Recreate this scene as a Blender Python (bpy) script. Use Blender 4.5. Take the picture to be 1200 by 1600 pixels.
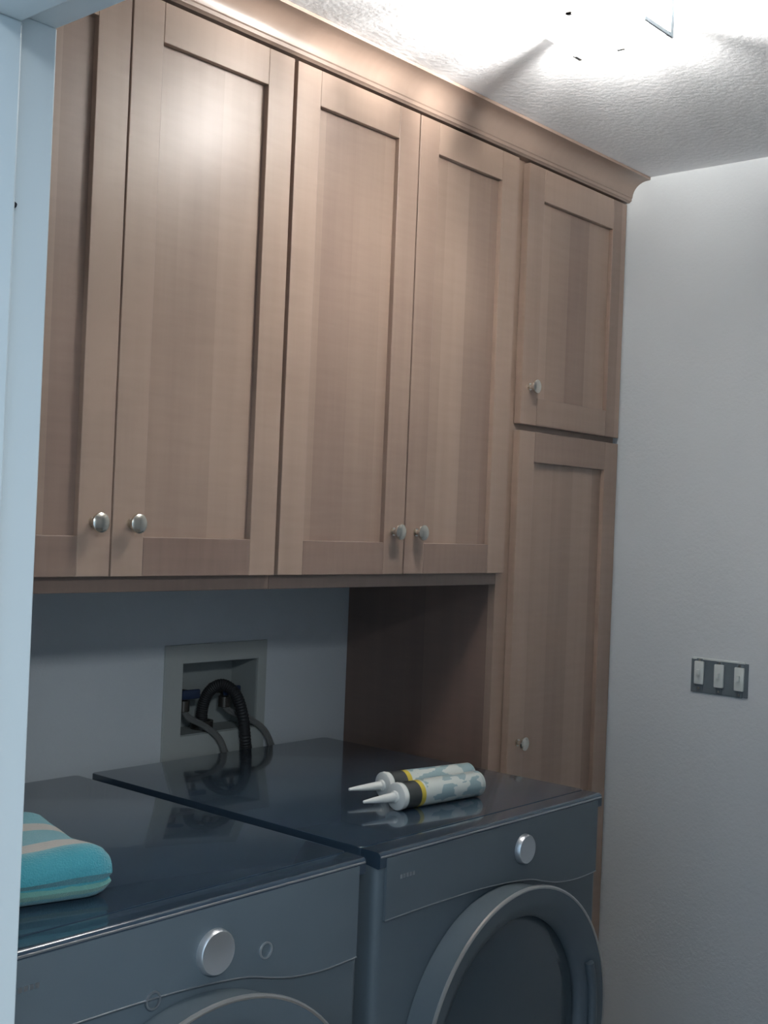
import bpy, bmesh, math, random
from mathutils import Vector, Matrix

for o in list(bpy.data.objects):
    bpy.data.objects.remove(o)
S = bpy.context.scene
COL = S.collection

# ------------------------------------------------------------------ camera
CAM_Z = 1.51
yaw, pitch, roll, FPX = 0.8547, 0.0083, 0.0402, 1906.85
fwd = Vector((math.sin(yaw) * math.cos(pitch), math.cos(yaw) * math.cos(pitch), math.sin(pitch)))
rgt0 = Vector((math.cos(yaw), -math.sin(yaw), 0))
up0 = rgt0.cross(fwd)
rgt = rgt0 * math.cos(roll) + up0 * math.sin(roll)
up = -rgt0 * math.sin(roll) + up0 * math.cos(roll)
cd = bpy.data.cameras.new('camera')
cd.sensor_fit = 'HORIZONTAL'
cd.sensor_width = 36
cd.lens = 36 * FPX / 1200
cd.clip_start = 0.02
cam = bpy.data.objects.new('camera', cd)
COL.objects.link(cam)
cam.matrix_world = Matrix(((rgt.x, up.x, -fwd.x, 0), (rgt.y, up.y, -fwd.y, 0), (rgt.z, up.z, -fwd.z, CAM_Z), (0, 0, 0, 1)))
S.camera = cam

# ------------------------------------------------------------------ world, lights, exposure
S.view_settings.view_transform = 'Standard'
S.view_settings.look = 'None'
S.view_settings.gamma = 1
S.view_settings.use_curve_mapping = False
S.view_settings.exposure = 0.35
W = bpy.data.worlds.new('world')
S.world = W
W.use_nodes = True
W.node_tree.nodes['Background'].inputs[0].default_value = (0.50, 0.72, 0.95, 1)
W.node_tree.nodes['Background'].inputs[1].default_value = 0.95

def lamp(name, kind, loc, energy, color, **kw):
    l = bpy.data.lights.new(name, kind)
    l.energy = energy
    l.color = color
    for k, v in kw.items():
        setattr(l, k, v)
    o = bpy.data.objects.new(name, l)
    COL.objects.link(o)
    o.location = loc
    return o
# the room's own light comes from the glowing bulbs of the ceiling light, built at the end
BULB_STRENGTH = 10500
# ceiling lamp of the hall behind the camera
hl = lamp('hall_ceiling_light', 'AREA', (-0.35, -0.9, 2.35), 52, (0.88, 0.96, 1.0), size=0.5)

# ------------------------------------------------------------------ materials
def new_mat(name):
    m = bpy.data.materials.new(name)
    m.use_nodes = True
    return m, m.node_tree, m.node_tree.nodes['Principled BSDF']

def simple(name, color, rough=0.5, metal=0.0, coat=0.0, bump=None, bscale=200, var=0.0):
    m, nt, b = new_mat(name)
    b.inputs['Base Color'].default_value = (*color, 1)
    b.inputs['Roughness'].default_value = rough
    b.inputs['Metallic'].default_value = metal
    b.inputs['Coat Weight'].default_value = coat
    tc = nt.nodes.new('ShaderNodeTexCoord')
    if var:
        n = nt.nodes.new('ShaderNodeTexNoise')
        n.inputs['Scale'].default_value = 6
        n.inputs['Detail'].default_value = 4
        nt.links.new(tc.outputs['Object'], n.inputs['Vector'])
        r = nt.nodes.new('ShaderNodeMapRange')
        r.inputs['From Min'].default_value = 0.3
        r.inputs['From Max'].default_value = 0.7
        r.inputs['To Min'].default_value = 1 - var
        r.inputs['To Max'].default_value = 1 + var
        nt.links.new(n.outputs['Fac'], r.inputs['Value'])
        v = nt.nodes.new('ShaderNodeVectorMath')
        v.operation = 'SCALE'
        v.inputs[0].default_value = color
        nt.links.new(r.outputs['Result'], v.inputs['Scale'])
        nt.links.new(v.outputs['Vector'], b.inputs['Base Color'])
    if bump:
        n = nt.nodes.new('ShaderNodeTexNoise')
        n.inputs['Scale'].default_value = bscale
        n.inputs['Detail'].default_value = 3
        nt.links.new(tc.outputs['Object'], n.inputs['Vector'])
        bp = nt.nodes.new('ShaderNodeBump')
        bp.inputs['Strength'].default_value = bump
        bp.inputs['Distance'].default_value = 0.004
        nt.links.new(n.outputs['Fac'], bp.inputs['Height'])
        nt.links.new(bp.outputs['Normal'], b.inputs['Normal'])
    return m

def wood(name, light=(0.345, 0.247, 0.192), dark=(0.175, 0.115, 0.090), board=0.058, axis='Z', rough=0.42, seed=0.0):
    """alder-like stained wood: boards glued side by side, long grain and faint cross figure"""
    m, nt, b = new_mat(name)
    N, L = nt.nodes.new, nt.links.new
    tc = N('ShaderNodeTexCoord')
    sep = N('ShaderNodeSeparateXYZ')
    L(tc.outputs['Object'], sep.inputs[0])
    # board tone: constant within a board, changes across
    across = N('ShaderNodeMath'); across.operation = 'ADD'
    if axis == 'Z':
        L(sep.outputs['X'], across.inputs[0]); L(sep.outputs['Y'], across.inputs[1])
    else:
        L(sep.outputs['Z'], across.inputs[0]); across.inputs[1].default_value = 0.0
    off = N('ShaderNodeMath'); off.operation = 'MULTIPLY_ADD'
    L(across.outputs[0], off.inputs[0]); off.inputs[1].default_value = 1 / board; off.inputs[2].default_value = seed
    fl = N('ShaderNodeMath'); fl.operation = 'FLOOR'
    L(off.outputs[0], fl.inputs[0])
    wn = N('ShaderNodeTexWhiteNoise'); wn.noise_dimensions = '1D'
    L(fl.outputs[0], wn.inputs['W'])
    mp = N('ShaderNodeMapping')
    mp.inputs['Scale'].default_value = (28, 28, 1.6) if axis == 'Z' else (1.6, 28, 28)
    L(tc.outputs['Object'], mp.inputs['Vector'])
    addv = N('ShaderNodeVectorMath'); addv.operation = 'ADD'
    L(mp.outputs[0], addv.inputs[0])
    comb = N('ShaderNodeCombineXYZ')
    mulw = N('ShaderNodeMath'); mulw.operation = 'MULTIPLY'
    L(wn.outputs['Value'], mulw.inputs[0]); mulw.inputs[1].default_value = 37
    L(mulw.outputs[0], comb.inputs[0]); L(mulw.outputs[0], comb.inputs[2])
    L(comb.outputs[0], addv.inputs[1])
    g = N('ShaderNodeTexNoise')
    g.inputs['Scale'].default_value = 1; g.inputs['Detail'].default_value = 6; g.inputs['Roughness'].default_value = 0.55
    L(addv.outputs[0], g.inputs['Vector'])
    mp2 = N('ShaderNodeMapping')
    mp2.inputs['Scale'].default_value = (9, 9, 70) if axis == 'Z' else (70, 9, 9)
    L(tc.outputs['Object'], mp2.inputs['Vector'])
    g2 = N('ShaderNodeTexNoise')
    g2.inputs['Scale'].default_value = 1; g2.inputs['Detail'].default_value = 2
    L(mp2.outputs[0], g2.inputs['Vector'])
    big = N('ShaderNodeTexNoise')
    big.inputs['Scale'].default_value = 3.5; big.inputs['Detail'].default_value = 1
    L(tc.outputs['Object'], big.inputs['Vector'])
    def madd(a, k, c):
        n = N('ShaderNodeMath'); n.operation = 'MULTIPLY_ADD'
        L(a, n.inputs[0]); n.inputs[1].default_value = k
        if isinstance(c, (int, float)): n.inputs[2].default_value = c
        else: L(c, n.inputs[2])
        return n.outputs[0]
    f = madd(wn.outputs['Value'], 0.70, -0.36)
    f = madd(g.outputs['Fac'], 0.60, f)
    f = madd(g2.outputs['Fac'], 0.30, f)
    f = madd(big.outputs['Fac'], 0.35, f)
    mix = N('ShaderNodeMix'); mix.data_type = 'RGBA'; mix.clamp_factor = True
    L(f, mix.inputs['Factor'])
    mix.inputs['A'].default_value = (*dark, 1)
    mix.inputs['B'].default_value = (*light, 1)
    L(mix.outputs['Result'], b.inputs['Base Color'])
    b.inputs['Roughness'].default_value = rough
    b.inputs['Coat Weight'].default_value = 0.25
    b.inputs['Coat Roughness'].default_value = 0.30
    bp = N('ShaderNodeBump'); bp.inputs['Strength'].default_value = 0.08; bp.inputs['Distance'].default_value = 0.002
    L(g.outputs['Fac'], bp.inputs['Height'])
    L(bp.outputs['Normal'], b.inputs['Normal'])
    return m

M_WOOD_V = wood('stained_alder_upright')
M_WOOD_S = wood('stained_alder_stile', board=0.4, seed=0.37)
M_WOOD_CROWN = wood('stained_alder_crown_dimmed', light=(0.27, 0.195, 0.155), dark=(0.16, 0.108, 0.084), board=0.4, axis='X', seed=0.2)  # same alder, darkened to offset the strong lamp light grazing the crown
M_WOOD_H = wood('stained_alder_level', board=0.4, axis='X', seed=0.6)
M_WOOD_BOX = wood('stained_alder_case', light=(0.22, 0.145, 0.115), dark=(0.13, 0.082, 0.068), board=0.3, rough=0.45)
M_WALL = simple('grey_wall_paint', (0.58, 0.61, 0.63), 0.85, bump=0.25, bscale=140)
M_CEIL = simple('textured_ceiling_paint', (0.84, 0.85, 0.87), 0.9, bump=0.22, bscale=75)
M_TRIM = simple('pale_trim_paint', (0.62, 0.67, 0.68), 0.45)
M_SHADOW_BUMPER = simple('dark_shadow_and_bumper', (0.02, 0.02, 0.025), 0.9)  # painted shadow line at the door stop, also the dark bumper
M_FLOOR = simple('vinyl_floor', (0.30, 0.27, 0.24), 0.5, var=0.1)
M_NICKEL = simple('brushed_nickel', (0.74, 0.70, 0.62), 0.20, 1.0)
M_BODY = simple('slate_blue_enamel', (0.100, 0.128, 0.148), 0.5, 0.0, coat=0.15, var=0.05)
M_TOP = simple('glossy_dark_top', (0.030, 0.050, 0.074), 0.16, 0.0, coat=0.5, var=0.08)
M_LINE = simple('satin_highlight_and_marks', (0.36, 0.38, 0.40), 0.30, 0.8)  # painted edge highlights on the machines, also badge and button
M_SILVER = simple('satin_silver', (0.62, 0.64, 0.66), 0.33, 0.85)
M_RING = simple('satin_door_ring', (0.55, 0.55, 0.54), 0.35, 0.9)
M_GLASSDARK = simple('smoked_door_glass', (0.045, 0.065, 0.08), 0.25, 0, coat=0.3)
M_RUBBER = simple('black_rubber', (0.02, 0.02, 0.022), 0.6)
M_PLASTIC_W = simple('white_plastic', (0.78, 0.78, 0.74), 0.4)
M_BOXW = simple('white_outlet_box', (0.40, 0.42, 0.40), 0.5)
M_BOXIN = simple('grey_box_inside', (0.28, 0.30, 0.29), 0.6)
M_BLUE = simple('blue_valve_handle', (0.02, 0.035, 0.08), 0.4)
M_VALVE = simple('dark_brass_valve', (0.10, 0.09, 0.08), 0.4, 0.8)
M_BRAID = simple('braided_steel_hose', (0.30, 0.30, 0.29), 0.4, 0.7, bump=0.8, bscale=900)
M_STEELBOX = simple('galvanised_steel', (0.13, 0.16, 0.18), 0.6, 0.3)
M_SWITCH = simple('white_switch_plastic', (0.62, 0.66, 0.64), 0.4)

# ------------------------------------------------------------------ mesh helpers
def link(name, bm, mat, parent=None, smooth=False, **props):
    me = bpy.data.meshes.new(name)
    bmesh.ops.recalc_face_normals(bm, faces=bm.faces[:])
    bm.to_mesh(me)
    bm.free()
    mats = mat if isinstance(mat, (list, tuple)) else [mat]
    for k in mats:
        me.materials.append(k)
    if smooth:
        for p in me.polygons:
            p.use_smooth = True
        try:
            me.set_sharp_from_angle(angle=math.radians(38))
        except Exception:
            pass
    o = bpy.data.objects.new(name, me)
    COL.objects.link(o)
    if parent:
        o.parent = parent
        o.matrix_parent_inverse = Matrix.Identity(4)
        o.location = -parent_world(parent)
    for k, v in props.items():
        o[k] = v
    return o

def parent_world(p):
    v = Vector(p.location)
    while p.parent:
        p = p.parent
        v += Vector(p.location)
    return v

def empty(name, loc, label, cat, group=None):
    o = bpy.data.objects.new(name, None)
    o.empty_display_size = 0.05
    COL.objects.link(o)
    o.location = loc
    o['label'] = label
    o['category'] = cat
    if group:
        o['group'] = group
    return o

def tag(o, label, cat, group=None):
    o['label'] = label
    o['category'] = cat
    if group:
        o['group'] = group
    return o

def box(bm, x0, x1, y0, y1, z0, z1, bev=0.0, seg=2):
    r = bmesh.ops.create_cube(bm, size=1)
    vs = r['verts']
    for v in vs:
        v.co = Vector(((x0 + x1) / 2 + v.co.x * (x1 - x0), (y0 + y1) / 2 + v.co.y * (y1 - y0), (z0 + z1) / 2 + v.co.z * (z1 - z0)))
    if bev:
        es = list({e for v in vs for e in v.link_edges})
        bmesh.ops.bevel(bm, geom=es, offset=bev, segments=seg, affect='EDGES', profile=0.5)
    return bm

def boxo(name, dims, mat, parent=None, bev=0.0, seg=2, **props):
    return link(name, box(bmesh.new(), *dims, bev=bev, seg=seg), mat, parent, **props)

def frame_axes(axis):
    a = Vector(axis).normalized()
    h = Vector((0, 0, 1)) if abs(a.z) < 0.9 else Vector((1, 0, 0))
    u = a.cross(h).normalized()
    return a, u, a.cross(u).normalized()

def lathe(bm, origin, axis, prof, n=32, mi=0):
    """prof: list of (distance along axis, radius)"""
    a, u, v = frame_axes(axis)
    o = Vector(origin)
    rings = []
    for d, r in prof:
        if r < 1e-6:
            rings.append([bm.verts.new(o + a * d)])
        else:
            rings.append([bm.verts.new(o + a * d + (u * math.cos(t) + v * math.sin(t)) * r) for t in (2 * math.pi * i / n for i in range(n))])
    for A, B in zip(rings, rings[1:]):
        for i in range(n):
            j = (i + 1) % n
            q = [A[i % len(A)], A[j % len(A)], B[j % len(B)], B[i % len(B)]]
            q2 = []
            for w in q:
                if w not in q2: q2.append(w)
            if len(q2) > 2:
                try:
                    f = bm.faces.new(q2); f.material_index = mi
                except ValueError:
                    pass
    for R, in ((rings[0],), (rings[-1],)):
        if len(R) > 2 and prof[0] != prof[-1]:
            f = bm.faces.new(R); f.material_index = mi
    return bm

def catmull(pts, k=8):
    P = [Vector(p) for p in pts]
    P = [P[0] * 2 - P[1]] + P + [P[-1] * 2 - P[-2]]
    out = []
    for i in range(1, len(P) - 2):
        for j in range(k):
            t = j / k
            a, b, c, d = P[i - 1:i + 3]
            out.append(0.5 * ((2 * b) + (c - a) * t + (2 * a - 5 * b + 4 * c - d) * t * t + (3 * b - a - 3 * c + d) * t ** 3))
    out.append(P[-2])
    return out

def tube(bm, pts, r, n=12, spline=True, ridge=0.0):
    P = catmull(pts) if spline else [Vector(p) for p in pts]
    if ridge:
        Q = []
        for a, b in zip(P, P[1:]):
            Q += [a, a.lerp(b, 0.5)]
        P = Q + [P[-1]]
    rings = []
    prev = None
    for i, p in enumerate(P):
        t = (P[min(i + 1, len(P) - 1)] - P[max(i - 1, 0)]).normalized()
        if prev is None:
            _, u, v = frame_axes(t)
        else:
            u = (prev - t * prev.dot(t)).normalized(); v = t.cross(u)
        prev = u
        rr = r * (1 + (ridge if i % 2 else 0))
        rings.append([bm.verts.new(p + (u * math.cos(2 * math.pi * k / n) + v * math.sin(2 * math.pi * k / n)) * rr) for k in range(n)])
    for A, B in zip(rings, rings[1:]):
        for k in range(n):
            bm.faces.new([A[k], A[(k + 1) % n], B[(k + 1) % n], B[k]])
    bm.faces.new(rings[0]); bm.faces.new(rings[-1])
    return bm

def prism(bm, poly, axis, a0, a1):
    """poly: 2D points in the plane across axis ('X': (y,z); 'Y': (x,z); 'Z': (x,y))"""
    def P(p, a):
        return {'X': (a, p[0], p[1]), 'Y': (p[0], a, p[1]), 'Z': (p[0], p[1], a)}[axis]
    A = [bm.verts.new(P(p, a0)) for p in poly]
    B = [bm.verts.new(P(p, a1)) for p in poly]
    bm.faces.new(A); bm.faces.new(B)
    n = len(poly)
    for i in range(n):
        bm.faces.new([A[i], A[(i + 1) % n], B[(i + 1) % n], B[i]])
    return bm

def structure(o):
    o['kind'] = 'structure'
    return o

# ------------------------------------------------------------------ the room
XL, XR = 0.75, 2.832        # left wall's room face, right wall
YB, YF = 2.131, -0.75       # back wall, front wall
ZT = 2.438
XH = 0.64                   # hall face of the left wall
DY0, DY1, DZ = 0.222, 1.150, 2.031   # doorway
structure(boxo('floor', (-1.2, XR + .1, -1.6, YB + .1, -0.06, 0), M_FLOOR))
structure(boxo('ceiling', (XH, XR + .1, YF - .1, YB + .1, ZT, ZT + .06), M_CEIL))
structure(boxo('wall_right', (XR, XR + .1, YF - .1, YB + .1, 0, ZT), M_WALL))
structure(boxo('wall_front', (XL, XR, YF - .1, YF, 0, ZT), M_WALL))
bm = bmesh.new()
box(bm, XH + .01, XL - .005, DY1 + .02, YB + .1, 0, ZT)
box(bm, XH + .01, XL - .005, YF - .1, DY0 - .02, 0, ZT)
box(bm, XH + .01, XL - .005, DY0 - .02, DY1 + .02, DZ + .02, ZT)
structure(link('wall_left', bm, M_WALL))
# back wall with the opening of the washer outlet box
HX0, HX1, HZ0, HZ1 = 1.778, 2.010, 1.010, 1.176
bm = bmesh.new()
box(bm, XL - .005, HX0, YB, YB + .1, 0, ZT)
box(bm, HX1, XR, YB, YB + .1, 0, ZT)
box(bm, HX0, HX1, YB, YB + .1, 0, HZ0)
box(bm, HX0, HX1, YB, YB + .1, HZ1, ZT)
structure(link('wall_back', bm, M_WALL))
structure(boxo('baseboard_right', (XR - .012, XR, YF, 1.66, 0, 0.09), M_TRIM, bev=.003))
structure(boxo('baseboard_front', (XL, XR - .012, YF, YF + .012, 0, 0.09), M_TRIM, bev=.003))

# doorway the camera looks through: jambs, head and the rounded stop
dr = structure(boxo('door_1', (XH, XL, DY1, DY1 + .019, 0, DZ), M_TRIM, bev=.0018))
boxo('jamb', (XH, XL, DY0 - .019, DY0, 0, DZ), M_TRIM, dr, bev=.0018)
boxo('head_jamb', (XH, XL, DY0 - .019, DY1 + .019, DZ, DZ + .019), M_TRIM, dr, bev=.0018)
boxo('door_stop', (XH, 0.7015, DY1 - .011, DY1, 0, DZ - .011), M_TRIM, dr, bev=.003)
boxo('door_stop', (XH, 0.7015, DY0, DY0 + .011, 0, DZ - .011), M_TRIM, dr, bev=.003)
boxo('door_stop', (XH, 0.7015, DY0, DY1, DZ - .011, DZ), M_TRIM, dr, bev=.003)
boxo('stop_shadow_strip', (0.7016, 0.7032, DY1 - .0012, DY1 + .001, 0, DZ), M_SHADOW_BUMPER, dr)  # dark strip that paints in the shadow beside the door stop
bm = lathe(bmesh.new(), (0.7025, DY1, 1.828), (0, -1, 0), [(0, .0035), (.006, .0035), (.009, .002), (.009, 0)], 12)
link('bumper', bm, M_SHADOW_BUMPER, dr, True, label='small dark bumper on the door stop')

# ------------------------------------------------------------------ wall cabinets
DF, DB = 1.650, 1.669       # door faces and backs
FF = 1.670                  # face frame front
DZ0, DZ1 = 1.4025, 2.372    # upper door bottom and top

def knob(x, z, parent):
    bm = bmesh.new()
    prof = [(0, .0085), (.003, .0085), (.004, .0055), (.013, .0048), (.016, .0095), (.018, .0150), (.021, .0168), (.0245, .0160), (.027, .012), (.0285, .006), (.029, 0)]
    lathe(bm, (x, DF, z), (0, -1, 0), prof, 28)
    return link('knob', bm, M_NICKEL, parent, True)

def door(parent, x0, x1, z0, z1, knob_at, st=0.064, rb=0.066, rt=0.068, seed=0):
    """shaker door: the recessed panel is the part, frame members and knob are its pieces"""
    bm = bmesh.new()
    box(bm, x0 + st - .006, x1 - st + .006, DF + .0110, DB - .002, z0 + rb - .006, z1 - rt + .006)
    m = PANEL_MATS[seed % len(PANEL_MATS)]
    d = link('door', bm, m, parent)
    def bx(n, a, b, c, e, mt):
        return link(n, box(bmesh.new(), a, b, DF, DB, c, e, bev=.0012, seg=2), mt, d)
    bx('stile', x0, x0 + st, z0, z1, STILE_MATS[(seed + 1) % 3])
    bx('stile', x1 - st, x1, z0, z1, STILE_MATS[(seed + 2) % 3])
    bx('rail', x0 + st + .0002, x1 - st - .0002, z0, z0 + rb, M_WOOD_H)
    bx('rail', x0 + st + .0002, x1 - st - .0002, z1 - rt, z1, M_WOOD_H)
    knob(*knob_at, d)
    return d

PANEL_MATS = [wood('stained_alder_panel_%d' % i, board=b, seed=s) for i, (b, s) in enumerate([(.084, .2), (.092, 3.4), (.088, 7.9), (.080, 11.3)])]
STILE_MATS = [wood('stained_alder_stile_%d' % i, board=0.5, seed=s) for i, s in enumerate([.3, 4.1, 9.7])]

def upper_cabinet(x0, x1, label, doors):
    c = empty('wall_cabinet', ((x0 + x1) / 2, YB, 1.375), label, 'cabinet', 'wall cabinets over the washer and dryer')
    boxo('case', (x0, x1, FF + .0185, YB - .001, 1.378, 2.43), M_WOOD_BOX, c)
    bm = bmesh.new()     # face frame
    box(bm, x0, x0 + .035, FF, FF + .019, 1.377, 2.4345)
    box(bm, x1 - .035, x1, FF, FF + .019, 1.377, 2.4345)
    box(bm, x0 + .035, x1 - .035, FF, FF + .019, 2.33, 2.4345)
    xm = (doors[0][1] + doors[1][0]) / 2
    box(bm, xm - .02, xm + .02, FF + .0002, FF + .019, 1.40, 2.33)
    link('face_frame', bm, M_WOOD_BOX, c)
    boxo('bottom_rail', (x0, x1, FF - .0005, FF + .02, 1.375, 1.418), M_WOOD_H, c, bev=.0015)
    for k, (a, b, kx, s) in enumerate(doors):
        door(c, a, b, DZ0, DZ1, (kx, 1.491), seed=s)
    return c

upper_cabinet(0.775, 1.5955, 'brown stained wood wall cabinet beside the doorway with two shaker doors', [(0.845, 1.2160, 1.180, 0), (1.2195, 1.5905, 1.2560, 1)])
boxo('filler_strip', (0.7505, 0.7745, FF, FF + .018, 1.375, 2.43), M_WOOD_S)
tag(bpy.data.objects['filler_strip'], 'narrow brown wood filler strip between the left wall and the wall cabinets', 'filler')
upper_cabinet(1.5965, 2.3230, 'brown stained wood wall cabinet with two shaker doors, next to the tall cabinet', [(1.6000, 1.9625, 1.9265, 2), (1.9665, 2.3270, 2.0010, 3)])

t = empty('tall_cabinet', (2.58, YB, 0), 'tall brown stained wood pantry cabinet in the corner by the grey wall', 'cabinet')
TX0, TX1 = 2.3240, XR - .002
bm = bmesh.new()
box(bm, TX0, TX0 + .018, FF + .0195, YB - .001, 0.0, 2.43)
link('side_panel', bm, M_WOOD_BOX, t)
boxo('case', (TX0 + .0182, TX1, FF + .0195, YB - .001, 0.10, 2.43), M_WOOD_BOX, t)
boxo('toe_kick', (TX0 + .0182, TX1, FF + .06, FF + .075, 0.0, 0.099), M_WOOD_BOX, t)
bm = bmesh.new()
box(bm, TX0, TX0 + .052, FF, FF + .019, 0.10, 2.4345)
box(bm, TX1 - .035, TX1, FF, FF + .019, 0.10, 2.4345)
box(bm, TX0 + .052, TX1 - .035, FF, FF + .019, 2.33, 2.4345)
box(bm, TX0 + .052, TX1 - .035, FF, FF + .019, 1.715, 1.78)
box(bm, TX0 + .052, TX1 - .035, FF, FF + .019, 0.10, 0.14)
link('face_frame', bm, M_WOOD_S, t)
door(t, 2.3720, 2.8230, 1.7555, DZ1, (2.4030, 1.845), st=.066, rb=.066, rt=.078, seed=2)
door(t, 2.3720, 2.8230, 0.1200, 1.7400, (2.4100, 1.000), st=.064, rb=.066, rt=.072, seed=1)

# crown moulding: a cove that runs the whole length to the right wall
prof = [(1.6695, 2.3775), (1.648, 2.3775), (1.6455, 2.380), (1.6420, 2.3815), (1.6415, 2.388)]
for i in range(9):
    a = math.pi / 2 * i / 8
    prof.append((1.594 + .0455 * math.cos(a), 2.390 + .0400 * math.sin(a)))
prof += [(1.588, 2.4305), (1.588, 2.4372), (1.6695, 2.4372)]
cr = link('crown_moulding', prism(bmesh.new(), prof, 'X', XL + .001, XR - .001), M_WOOD_CROWN, None, True)
tag(cr, 'long brown wood cove crown moulding between the cabinet tops and the ceiling', 'moulding')

# ------------------------------------------------------------------ washer outlet box on the back wall
wb = empty('washer_outlet_box', (1.893, YB, 0.95), 'recessed white washing machine outlet box with taps and hoses in the back wall', 'outlet box')
bm = bmesh.new()
box(bm, 1.728, HX0 + .001, YB - .006, YB - .0002, 0.95, 1.217, bev=.001)
box(bm, HX1 - .001, 2.036, YB - .006, YB - .0002, 0.95, 1.217, bev=.001)
box(bm, HX0, HX1, YB - .006, YB - .0002, HZ1 - .001, 1.217)
box(bm, HX0, HX1, YB - .006, YB - .0002, 0.95, HZ0 + .001)
link('trim_frame', bm, M_BOXW, wb)
bm = bmesh.new()
box(bm, HX0, HX1, YB + .085, YB + .09, HZ0, HZ1)
box(bm, HX0, HX0 + .003, YB, YB + .085, HZ0, HZ1)
box(bm, HX1 - .003, HX1, YB, YB + .085, HZ0, HZ1)
box(bm, HX0 + .003, HX1 - .003, YB, YB + .085, HZ0, HZ0 + .003)
box(bm, HX0 + .003, HX1 - .003, YB, YB + .085, HZ1 - .003, HZ1)
link('recess', bm, M_BOXIN, wb)
for vx, hm in ((1.818, M_BLUE), (1.942, M_BLUE)):
    bm = bmesh.new()
    lathe(bm, (vx, YB + .084, 1.098), (0, -1, 0), [(0, .013), (.012, .013), (.014, .009), (.045, .009), (.047, .012), (.060, .012), (.060, 0)], 20)
    lathe(bm, (vx, YB + .035, 1.098), (0, 0, -1), [(0, .009), (.012, .010), (.014, .014), (.038, .014), (.040, .009), (.040, 0)], 20)
    v = link('tap', bm, M_VALVE, wb, True)
    bm = bmesh.new()
    lathe(bm, (vx, YB + .024, 1.098), (0, -1, 0), [(0, .006), (.010, .006), (.010, 0)], 14)
    box(bm, vx - .026, vx + .026, YB + .006, YB + .014, 1.090, 1.112, bev=.004)
    link('tap_handle', bm, hm, v, True)
bm = lathe(bmesh.new(), (1.880, YB + .04, HZ0 + .003), (0, 0, 1), [(0, .026), (.02, .026), (.02, .020), (.002, .020), (.002, 0)], 24)
link('drain_collar', bm, M_VALVE, wb, True)
h = tube(bmesh.new(), [(1.818, YB + .035, 1.062), (1.826, YB + .022, 1.045), (1.846, YB - .004, 1.03), (1.874, YB - .022, 1.005), (1.890, YB - .028, .975), (1.898, YB - .030, .93), (1.90, YB - .030, .70)], .0075, 12)
tag(link('supply_hose', h, M_BRAID, None, True), 'braided metal hose running from the left tap down behind the machines', 'hose', 'supply hoses')
h = tube(bmesh.new(), [(1.942, YB + .035, 1.062), (1.952, YB + .020, 1.048), (1.985, YB - .004, 1.033), (2.018, YB - .020, 1.008), (2.038, YB - .026, .975), (2.046, YB - .028, .93), (2.05, YB - .028, .70)], .0075, 12)
tag(link('supply_hose', h, M_BRAID, None, True), 'braided metal hose running from the right tap down behind the machines', 'hose', 'supply hoses')
h = tube(bmesh.new(), [(1.880, YB + .040, 1.020), (1.880, YB + .040, 1.060), (1.888, YB + .030, 1.098), (1.905, YB + .004, 1.118), (1.926, YB - .020, 1.098), (1.942, YB - .030, 1.050), (1.954, YB - .031, .985), (1.960, YB - .031, .93), (1.962, YB - .031, .70)], .0125, 14, ridge=.12)
tag(link('drain_hose', h, M_RUBBER, None, True), 'black ribbed drain hose hooked into the middle of the outlet box', 'hose')

# ------------------------------------------------------------------ washer and dryer
MT = 0.976                  # machine top height
FY = 1.284                  # machine front

def rounded_rect_xy(x0, x1, y0, y1, r, n=6):
    out = []
    for cx, cy, a0 in ((x1 - r, y1 - r, 0), (x0 + r, y1 - r, 90), (x0 + r, y0 + r, 180), (x1 - r, y0 + r, 270)):
        for i in range(n + 1):
            a = math.radians(a0 + 90 * i / n)
            out.append((cx + r * math.cos(a), cy + r * math.sin(a)))
    return out

def solid_rr(x0, x1, y0, y1, r, z0, z1, bev=0.0, n=6):
    """vertical prism with rounded corners and a softened top edge"""
    bm = bmesh.new()
    prism(bm, rounded_rect_xy(x0, x1, y0, y1, r, n), 'Z', z0, z1)
    if bev:
        es = [e for e in bm.edges if all(abs(v.co.z - z1) < 1e-6 for v in e.verts)]
        bmesh.ops.bevel(bm, geom=es, offset=bev, segments=4, affect='EDGES', profile=0.5)
    return bm

def console_face(x0, x1, z1):
    """raised control fascia whose lower edge dips in a shallow curve on its right"""
    pts = [(0, .862), (.15, .864), (.30, .861), (.42, .850), (.48, .835), (.53, .824), (.60, .818), (.686, .821)]
    low = catmull([(x0 - .012 + a, 0, z) for a, z in pts], 5)
    low = [(min(max(p.x, x0), x1), p.z) for p in low]
    low = [p for k, p in enumerate(low) if k == 0 or p[0] - low[k - 1][0] > 1e-5]
    return [(x0, z1)] + low + [(x1, z1)]

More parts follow.
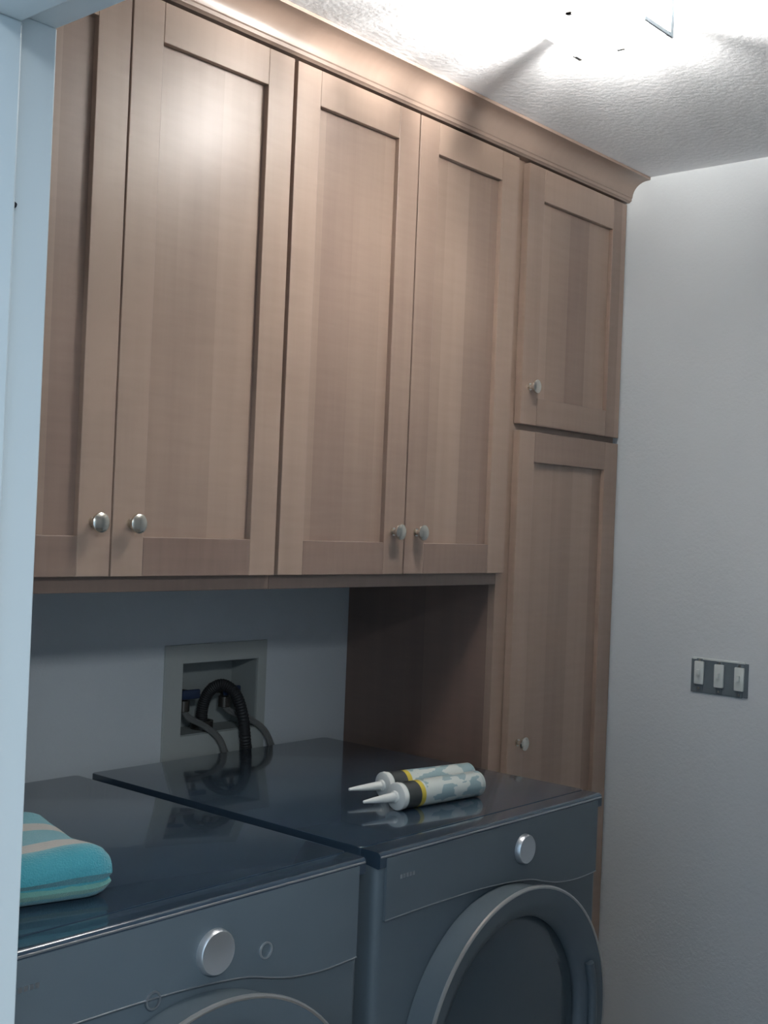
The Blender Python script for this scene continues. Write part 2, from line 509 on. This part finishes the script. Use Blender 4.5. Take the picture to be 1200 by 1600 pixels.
def machine(name, x0, label, cat, cx_door, R, cz, knob_xz, marks):
    x1 = x0 + .686
    m = empty(name, ((x0 + x1) / 2, 1.68, 0), label, cat)
    link('body', solid_rr(x0 + .001, x1 - .001, FY + .004, 2.065, .018, .025, .951), M_BODY, m, True)
    link('top_panel', solid_rr(x0, x1, FY + .044, 2.067, .006, .9525, MT, .002), M_TOP, m, True)
    # front console lip with rounded upper edge
    prof = [(FY + .0425, .9525), (FY + .0425, MT - .001)]
    for i in range(7):
        a = math.pi / 2 * i / 6
        prof.append((FY + .007 - .007 * math.sin(a), MT - .008 + .007 * math.cos(a)))
    prof += [(FY, .950), (FY + .004, .948)]
    link('console_lip', prism(bmesh.new(), prof, 'X', x0, x1), M_TOP, m, True)
    boxo('edge_highlight', (x0 + .001, x1 - .001, FY - .0015, FY + .002, MT - .0100, MT - .0065), M_LINE, m, bev=.0015)  # light strip standing in for the highlight along the top front edge
    bm = prism(bmesh.new(), console_face(x0 + .016, x1 - .016, .9645), 'Y', FY - .0015, FY + .0035)
    link('control_panel', bm, M_BODY, m)
    low = [Vector((p[0], FY - .0016, p[1] + .001)) for p in console_face(x0 + .016, x1 - .016, .9645)[1:-1]]
    link('panel_highlight', tube(bmesh.new(), low, .0012, 8, spline=False), M_LINE, m, True)  # light tube standing in for the arc highlight under the control panel
    # knob
    kx, kz, kr = knob_xz
    bm = lathe(bmesh.new(), (kx, FY - .0015, kz), (0, -1, 0), [(0, kr + .001), (.008, kr), (.0105, kr - .002), (.0098, kr - .004), (.0098, .0)], 48)
    k = link('dial', bm, M_SILVER, m, True)
    if marks:
        lathe_pts = [(0, .0125), (.0022, .0125), (.0022, .0100), (0, .0100), (0, .0125)]
        link('button', lathe(bmesh.new(), (kx + .100, FY - .0015, kz - .022), (0, -1, 0), lathe_pts, 24), M_SILVER, m, True)
        link('button', lathe(bmesh.new(), (kx - .105, FY - .0015, kz - .040), (0, -1, 0), lathe_pts, 24), M_LINE, m, True)
    # small printed marks, too blurred to read
    bm = bmesh.new()
    for i in range(5):
        box(bm, x0 + .050 + i * .008, x0 + .0555 + i * .008, FY - .0022, FY - .0014, .925, .9315)
    link('badge', bm, M_LINE, m)
    # porthole door: outer ring, inner bezel, bowl glass, handle
    bm = lathe(bmesh.new(), (cx_door, FY + .002, cz), (0, -1, 0), [(0, R - .008), (.030, R - .007), (.045, R - .002), (.057, R), (.060, R - .004), (.056, R - .030), (.046, R - .052), (.034, R - .060), (0, R - .062), (0, R - .008)], 96)
    d = link('door', bm, M_BODY, m, True)
    bm = lathe(bmesh.new(), (cx_door, FY - .0570, cz), (0, -1, 0), [(-.003, R + .001), (.001, R + .0005), (.0025, R - .002), (.0015, R - .005), (-.003, R - .006), (-.003, R + .001)], 96)
    link('chrome_ring', bm, M_RING, d, True)
    bm = lathe(bmesh.new(), (cx_door, FY - .020, cz), (0, -1, 0), [(0, R - .058), (.010, R - .075), (.018, R - .11), (.022, R - .16), (.024, 0)], 64)
    link('door_glass', bm, M_GLASSDARK, d, True)
    bm = tube(bmesh.new(), [(cx_door + (R - .040) * math.cos(a), FY - .056, cz + (R - .028) * math.sin(a)) for a in [math.radians(q) for q in (-22, -11, 0, 11, 22)]], .009, 10)
    link('handle', bm, M_BODY, d, True)
    for fx in (x0 + .07, x1 - .07):
        for fy in (FY + .07, 1.99):
            link('foot', lathe(bmesh.new(), (fx, fy, 0), (0, 0, 1), [(0, .024), (.012, .024), (.016, .012), (.026, .012)], 20), M_RUBBER, m, True)
    boxo('kick_panel', (x0 + .02, x1 - .02, FY - .001, FY + .006, .05, .20), M_BODY, m, bev=.002)
    return m

wx, dx = 0.780, 1.5010
machine('washing_machine', wx, 'dark slate blue front-loading washing machine with a teal towel on top, nearer the doorway', 'washing machine', wx + .343, .288, .567, (1.150, .9015, .0315), True)
machine('clothes_dryer', dx, 'dark slate blue front-loading dryer with two white caulk tubes on top', 'dryer', dx + .343, .283, .580, (1.908, .9120, .0270), False)

# ------------------------------------------------------------------ caulk tubes on the dryer
def label_mat(name, seed):
    """printed tube sleeve: white with a black band, a yellow stripe and pale blue blocks"""
    m, nt, b = new_mat(name)
    N, L = nt.nodes.new, nt.links.new
    tc = N('ShaderNodeTexCoord'); sp = N('ShaderNodeSeparateXYZ')
    L(tc.outputs['Object'], sp.inputs[0])
    ramp = N('ShaderNodeValToRGB'); ramp.color_ramp.interpolation = 'CONSTANT'
    mr = N('ShaderNodeMapRange'); mr.inputs['From Min'].default_value = 0; mr.inputs['From Max'].default_value = .215
    L(sp.outputs['X'], mr.inputs['Value']); L(mr.outputs['Result'], ramp.inputs['Fac'])
    cr_ = ramp.color_ramp
    W_ = (.62, .66, .62, 1)
    stops = [(0, W_), (.035, (.045, .05, .05, 1)), (.185, (.62, .48, .06, 1)), (.235, W_), (.96, (.5, .55, .52, 1))]
    cr_.elements[0].position = 0; cr_.elements[0].color = W_
    cr_.elements[1].position = stops[1][0]; cr_.elements[1].color = stops[1][1]
    for p_, c_ in stops[2:]:
        e = cr_.elements.new(p_); e.color = c_
    # pale print blocks
    vo = N('ShaderNodeTexVoronoi'); vo.distance = 'CHEBYCHEV'; vo.inputs['Scale'].default_value = 1
    mp = N('ShaderNodeMapping'); mp.inputs['Scale'].default_value = (38, 70, 70); mp.inputs['Location'].default_value = (seed, seed, 0)
    L(tc.outputs['Object'], mp.inputs[0]); L(mp.outputs[0], vo.inputs['Vector'])
    g = N('ShaderNodeSeparateColor'); L(vo.outputs['Color'], g.inputs[0])
    gt = N('ShaderNodeMath'); gt.operation = 'GREATER_THAN'; gt.inputs[1].default_value = .52; L(g.outputs[0], gt.inputs[0])
    gx = N('ShaderNodeMath'); gx.operation = 'GREATER_THAN'; gx.inputs[1].default_value = .056; L(sp.outputs['X'], gx.inputs[0])
    mu = N('ShaderNodeMath'); mu.operation = 'MULTIPLY'; L(gt.outputs[0], mu.inputs[0]); L(gx.outputs[0], mu.inputs[1])
    mu2 = N('ShaderNodeMath'); mu2.operation = 'MULTIPLY'; mu2.inputs[1].default_value = .75; L(mu.outputs[0], mu2.inputs[0])
    mix = N('ShaderNodeMix'); mix.data_type = 'RGBA'
    L(mu2.outputs[0], mix.inputs['Factor']); L(ramp.outputs['Color'], mix.inputs['A'])
    mix.inputs['B'].default_value = (.20, .34, .38, 1)
    L(mix.outputs['Result'], b.inputs['Base Color'])
    b.inputs['Roughness'].default_value = .35
    return m

def caulk(x, y, ang, label, seed):
    R_ = .0248
    root = empty('caulk_tube', (x, y, MT + R_ + .0012), label, 'caulk tube', 'caulk tubes on the dryer')
    root.rotation_euler = (0, 0, ang)
    def pc(name, prof, mat, n=36):
        bm = lathe(bmesh.new(), (0, 0, 0), (1, 0, 0), prof, n)
        o = link(name, bm, mat, None, True)
        o.parent = root
        return o
    pc('sleeve', [(.002, R_), (.213, R_), (.215, R_ - .001), (.215, R_ - .002), (.207, R_ - .0024), (.207, 0)], label_mat('caulk_sleeve', seed))
    pc('end_cap', [(-.006, 0), (-.006, R_ - .004), (-.004, R_ + .0004), (.002, R_ + .001), (.0045, R_ + .0004), (.0045, R_ - .002)], M_PLASTIC_W)
    pc('nozzle', [(-.0055, .0112), (-.010, .0112), (-.012, .0088), (-.030, .0076), (-.060, .0052), (-.084, .0028), (-.086, 0)], M_PLASTIC_W, 20)
    pc('plunger', [(.2072, 0), (.2072, R_ - .003), (.204, R_ - .003)], M_PLASTIC_W)
    return root
caulk(1.744, 1.4560, math.radians(-6.5), 'white caulk tube lying nearer the front edge of the dryer', 1.3)
caulk(1.798, 1.5350, math.radians(-12), 'white caulk tube lying behind the other one on the dryer', 5.1)

# ------------------------------------------------------------------ folded towel on the washer
def towel_mat():
    m, nt, b = new_mat('striped_terry')
    N, L = nt.nodes.new, nt.links.new
    tc = N('ShaderNodeTexCoord'); sp = N('ShaderNodeSeparateXYZ')
    L(tc.outputs['UV'], sp.inputs[0])
    ns = N('ShaderNodeTexNoise'); ns.inputs['Scale'].default_value = 5; L(tc.outputs['UV'], ns.inputs['Vector'])
    ad = N('ShaderNodeMath'); ad.operation = 'MULTIPLY_ADD'; ad.inputs[1].default_value = .03
    L(ns.outputs['Fac'], ad.inputs[0]); L(sp.outputs['Y'], ad.inputs[2])
    ramp = N('ShaderNodeValToRGB'); ramp.color_ramp.interpolation = 'CONSTANT'
    L(ad.outputs[0], ramp.inputs['Fac'])
    T, B_, G = (.045, .27, .32, 1), (.42, .36, .30, 1), (.14, .33, .28, 1)
    seq = [(0, T), (.095, G), (.135, T), (.325, B_), (.45, T), (.73, B_), (.86, T)]
    e = ramp.color_ramp.elements
    e[0].position = 0; e[0].color = T; e[1].position = seq[1][0]; e[1].color = seq[1][1]
    for p_, c_ in seq[2:]:
        q = e.new(p_); q.color = c_
    L(ramp.outputs['Color'], b.inputs['Base Color'])
    b.inputs['Roughness'].default_value = .95
    b.inputs['Sheen Weight'].default_value = .4
    n2 = N('ShaderNodeTexNoise'); n2.inputs['Scale'].default_value = 420; n2.inputs['Detail'].default_value = 2
    L(tc.outputs['Object'], n2.inputs['Vector'])
    bp = N('ShaderNodeBump'); bp.inputs['Strength'].default_value = .7; bp.inputs['Distance'].default_value = .003
    L(n2.outputs['Fac'], bp.inputs['Height']); L(bp.outputs['Normal'], b.inputs['Normal'])
    return m

def towel():
    """cloth folded into layers: a closed strip follows the fold line, lofted across its width"""
    bm = bmesh.new()
    uvl = bm.loops.layers.uv.new('UVMap')
    D = .31          # depth of the folded towel
    H = .066
    prof = []        # (v along depth, z): front round fold, top, back round fold, underside
    n = 14
    for i in range(n + 1):
        a = -math.pi / 2 - math.pi * i / n
        prof.append((.030 + .032 * math.cos(a), H / 2 + H / 2 * math.sin(a)))
    prof = [(.030 + .032 * math.cos(-math.pi / 2 - math.pi * i / n), H / 2 + H / 2 * math.sin(-math.pi / 2 - math.pi * i / n)) for i in range(n + 1)]
    for i in range(1, 30):
        prof.append((.030 + (D - .060) * i / 30, H))
    for i in range(n + 1):
        a = math.pi / 2 - math.pi * i / n
        prof.append((D - .030 + .030 * math.cos(a), H / 2 + H / 2 * math.sin(a)))
    for i in range(1, 12):
        prof.append((D - .030 - (D - .060) * i / 12, 0))
    L_ = [0]
    for a, b in zip(prof, prof[1:]):
        L_.append(L_[-1] + math.hypot(b[0] - a[0], b[1] - a[1]))
    nu = 26
    rnd = random.Random(4)
    rings = []
    Wd = .25
    for j in range(nu + 1):
        u = j / nu
        # the right end (u=1) rounds over
        e = max(0.0, (u - .86) / .14)
        f = math.sqrt(max(0, 1 - e * e * .93))
        ring = []
        for k, (yv, zv) in enumerate(prof):
            bulge = .006 * math.sin(yv * 16 + u * 2.2) + .004 * math.sin(u * 9 + yv * 7)
            zc = H * .48
            z = zc + (zv - zc) * (.45 + .55 * f)
            if zv > H * .4:
                z += bulge * (zv / H) - .004 * (yv / D)
            yy = yv
            if e > 0:
                yy = D / 2 + (yv - D / 2) * (.93 + .07 * f)
            # crease between the layers on the front fold
            if yv < .02 and abs(zv - H * .40) < .006:
                yy += .010
            ring.append(bm.verts.new((u * Wd - Wd + .002 * math.sin(yv * 40), yy, max(z, .0005))))
        rings.append(ring)
    m = len(prof)
    for j in range(nu):
        for k in range(m):
            k2 = (k + 1) % m
            f = bm.faces.new([rings[j][k], rings[j][k2], rings[j + 1][k2], rings[j + 1][k]])
            for lp, (jj, kk) in zip(f.loops, ((j, k), (j, k2), (j + 1, k2), (j + 1, k))):
                d = L_[kk] / L_[-1] * 2
                lp[uvl].uv = (jj / nu, min(d, 1.0))
    for R_ in (rings[0], rings[-1]):
        f = bm.faces.new(R_)
        for lp in f.loops:
            lp[uvl].uv = (.5, .3)
    o = link('folded_towel', bm, towel_mat(), None, True)
    return o
tw = towel()
tw.location = (1.038, 1.368, MT + .0008)
tw.rotation_euler = (0, 0, math.radians(-15))
tag(tw, 'folded teal towel with tan stripes lying on the washing machine by the doorway', 'towel')

# ------------------------------------------------------------------ three-gang switch box without a cover plate
sb = empty('switch_box', (XR, 1.345, 1.157), 'open three-gang box of uncovered light switches in the grey right wall', 'switch')
bm = bmesh.new()
y0, y1, z0, z1 = 1.269, 1.419, 1.117, 1.200
box(bm, XR - .0035, XR - .0002, y0, y1, z0, z1, bev=.0006)
link('box', bm, M_STEELBOX, sb)
boxo('box_rim', (XR - .005, XR - .0003, y0 + .008, y1 - .004, z1 - .001, z1 + .004), M_SWITCH, sb, bev=.001)
for i, (yc, dz) in enumerate(((1.396, .003), (1.343, .000), (1.290, -.002))):
    bm = bmesh.new()
    box(bm, XR - .010, XR - .003, yc - .0125, yc + .0125, z0 + .018 + dz, z1 - .008 + dz, bev=.002)
    s = link('light_switch', bm, M_SWITCH, sb, True)
    bm = bmesh.new()
    box(bm, XR - .0185, XR - .010, yc - .004, yc + .004, 1.158 + dz, 1.172 + dz, bev=.0015)
    link('toggle', bm, M_SWITCH, s, True)
    bm = bmesh.new()
    box(bm, XR - .0052, XR - .0032, yc - .008, yc + .008, z0 + .001 + dz, z1 + dz - .001, bev=.0005)
    link('mounting_strap', bm, M_STEELBOX, s, True)
    for zz in (z0 + .008, z1 - .005):
        link('screw', lathe(bmesh.new(), (XR - .0052, yc, zz + dz), (-1, 0, 0), [(0, .0035), (.002, .003), (.002, 0)], 10), M_NICKEL, s, True)

# ------------------------------------------------------------------ square glass ceiling light
def glass_mat():
    m, nt, b = new_mat('ribbed_frosted_glass')
    N, L = nt.nodes.new, nt.links.new
    nt.nodes.remove(b)
    out = nt.nodes['Material Output']
    tr = N('ShaderNodeBsdfTransparent'); tl = N('ShaderNodeBsdfTranslucent'); gl = N('ShaderNodeBsdfGlossy')
    tl.inputs[0].default_value = (.9, .9, .9, 1)
    gl.inputs['Roughness'].default_value = .1
    tc = N('ShaderNodeTexCoord')
    wv = N('ShaderNodeTexNoise'); wv.inputs['Scale'].default_value = 1; wv.inputs['Detail'].default_value = 1
    mp = N('ShaderNodeMapping'); mp.inputs['Scale'].default_value = (60, 60, 3)
    L(tc.outputs['Object'], mp.inputs[0]); L(mp.outputs[0], wv.inputs['Vector'])
    rg = N('ShaderNodeMapRange'); rg.inputs['From Min'].default_value = .38; rg.inputs['From Max'].default_value = .62
    rg.inputs['To Min'].default_value = .22; rg.inputs['To Max'].default_value = .80
    L(wv.outputs['Fac'], rg.inputs['Value'])
    cc = N('ShaderNodeCombineColor')
    for i in range(3): L(rg.outputs['Result'], cc.inputs[i])
    L(cc.outputs[0], tr.inputs[0])
    m1 = N('ShaderNodeMixShader'); m1.inputs[0].default_value = .38
    L(tr.outputs[0], m1.inputs[1]); L(tl.outputs[0], m1.inputs[2])
    m2 = N('ShaderNodeMixShader'); m2.inputs[0].default_value = .05
    L(m1.outputs[0], m2.inputs[1]); L(gl.outputs[0], m2.inputs[2])
    L(m2.outputs[0], out.inputs['Surface'])
    return m
M_SHADE = glass_mat()
M_BULB, nt, b = new_mat('lit_bulb')
b.inputs['Base Color'].default_value = (1, 1, 1, 1)
b.inputs['Emission Color'].default_value = (1, .97, .92, 1)
b.inputs['Emission Strength'].default_value = BULB_STRENGTH
M_BULB2 = M_BULB.copy()
M_BULB2.node_tree.nodes['Principled BSDF'].inputs['Emission Strength'].default_value = BULB_STRENGTH * .15
cl = empty('ceiling_light', (1.773, 1.10, ZT), 'square glass ceiling light glowing white on the ceiling in front of the wall cabinets', 'ceiling light')
GX0, GX1, GY0, GY1, GZ = 1.700, 1.880, 1.027, 1.207, 2.366
GT = 2.3955
bm = bmesh.new()
def crimped(p0, p1, nrm):
    """upright glass side whose upper edge is crimped into scallops"""
    n = 54
    q = []
    for k in range(n + 1):
        t = k / n
        p = Vector(p0).lerp(Vector(p1), t)
        h = GT + .0065 * math.sin(t * math.pi * 2 * 8) + .002 * math.sin(t * 31 + p0[0] * 50)
        q.append([bm.verts.new((p.x + nrm[0] * d, p.y + nrm[1] * d, z)) for d, z in ((0, GZ), (0, h), (.004, h), (.004, GZ))])
    for A, B in zip(q, q[1:]):
        for c in range(4):
            bm.faces.new([A[c], A[(c + 1) % 4], B[(c + 1) % 4], B[c]])
    bm.faces.new(q[0]); bm.faces.new(q[-1])
crimped((GX0, GY0, 0), (GX1, GY0, 0), (0, 1))
crimped((GX0, GY1, 0), (GX1, GY1, 0), (0, -1))
crimped((GX0, GY0 + .0042, 0), (GX0, GY1 - .0042, 0), (1, 0))
crimped((GX1, GY0 + .0042, 0), (GX1, GY1 - .0042, 0), (-1, 0))
box(bm, GX0 + .004, GX1 - .004, GY0 + .004, GY1 - .004, GZ, GZ + .004)
link('glass_shade', bm, M_SHADE, cl)
link('ceiling_plate', solid_rr(1.735, 1.845, 1.062, 1.172, .01, 2.428, ZT - .0005), M_PLASTIC_W, cl, True)
for bx_, by_ in ((1.832, 1.142), (1.765, 1.095)):
    so = link('lamp_holder', lathe(bmesh.new(), (bx_, by_, 2.4275), (0, 0, -1), [(0, .010), (.022, .010), (.022, 0)], 16), M_PLASTIC_W, cl, True)
    r_ = .0115
    link('bulb', lathe(bmesh.new(), (bx_, by_, 2.4045), (0, 0, -1), [(r_ - r_ * math.cos(math.pi * q / 8), r_ * math.sin(math.pi * q / 8)) for q in range(9)], 16), M_BULB if bx_ > 1.8 else M_BULB2, so, True)
def clip(x, y, nx, ny, w):
    """flat metal strap from the ceiling plate down the outside of the glass, hooked under it"""
    bm = bmesh.new()
    if nx:
        xs = sorted((x, x + nx * .003)); xi = sorted((x - nx * .005, x + nx * .003))
        box(bm, *xs, y - w / 2, y + w / 2, GZ - .003, ZT - .0005)
        box(bm, *xi, y - w / 2, y + w / 2, GZ - .003, GZ - .0003)
    else:
        ys = sorted((y, y + ny * .003)); yi = sorted((y - ny * .005, y + ny * .003))
        box(bm, x - w / 2, x + w / 2, *ys, GZ - .003, ZT - .0005)
        box(bm, x - w / 2, x + w / 2, *yi, GZ - .003, GZ - .0003)
    link('glass_clip', bm, M_PLASTIC_W, cl)
clip(GX1 + .0003, 1.124, 1, 0, .014)
clip(1.871, GY1 + .0003, 0, 1, .022)
clip(GX0 - .0003, 1.117, -1, 0, .010)
bm = bmesh.new()
box(bm, GX1 - .006, GX1 + .004, GY0 - .004, GY0 - .0003, GZ - .004, ZT - .0005)
link('corner_post', bm, M_STEELBOX, cl)
boxo('rim_rail', (GX1 - .092, GX1 - .0062, GY0 - .0035, GY0 - .0003, GZ - .004, GZ + .003), M_STEELBOX, cl)
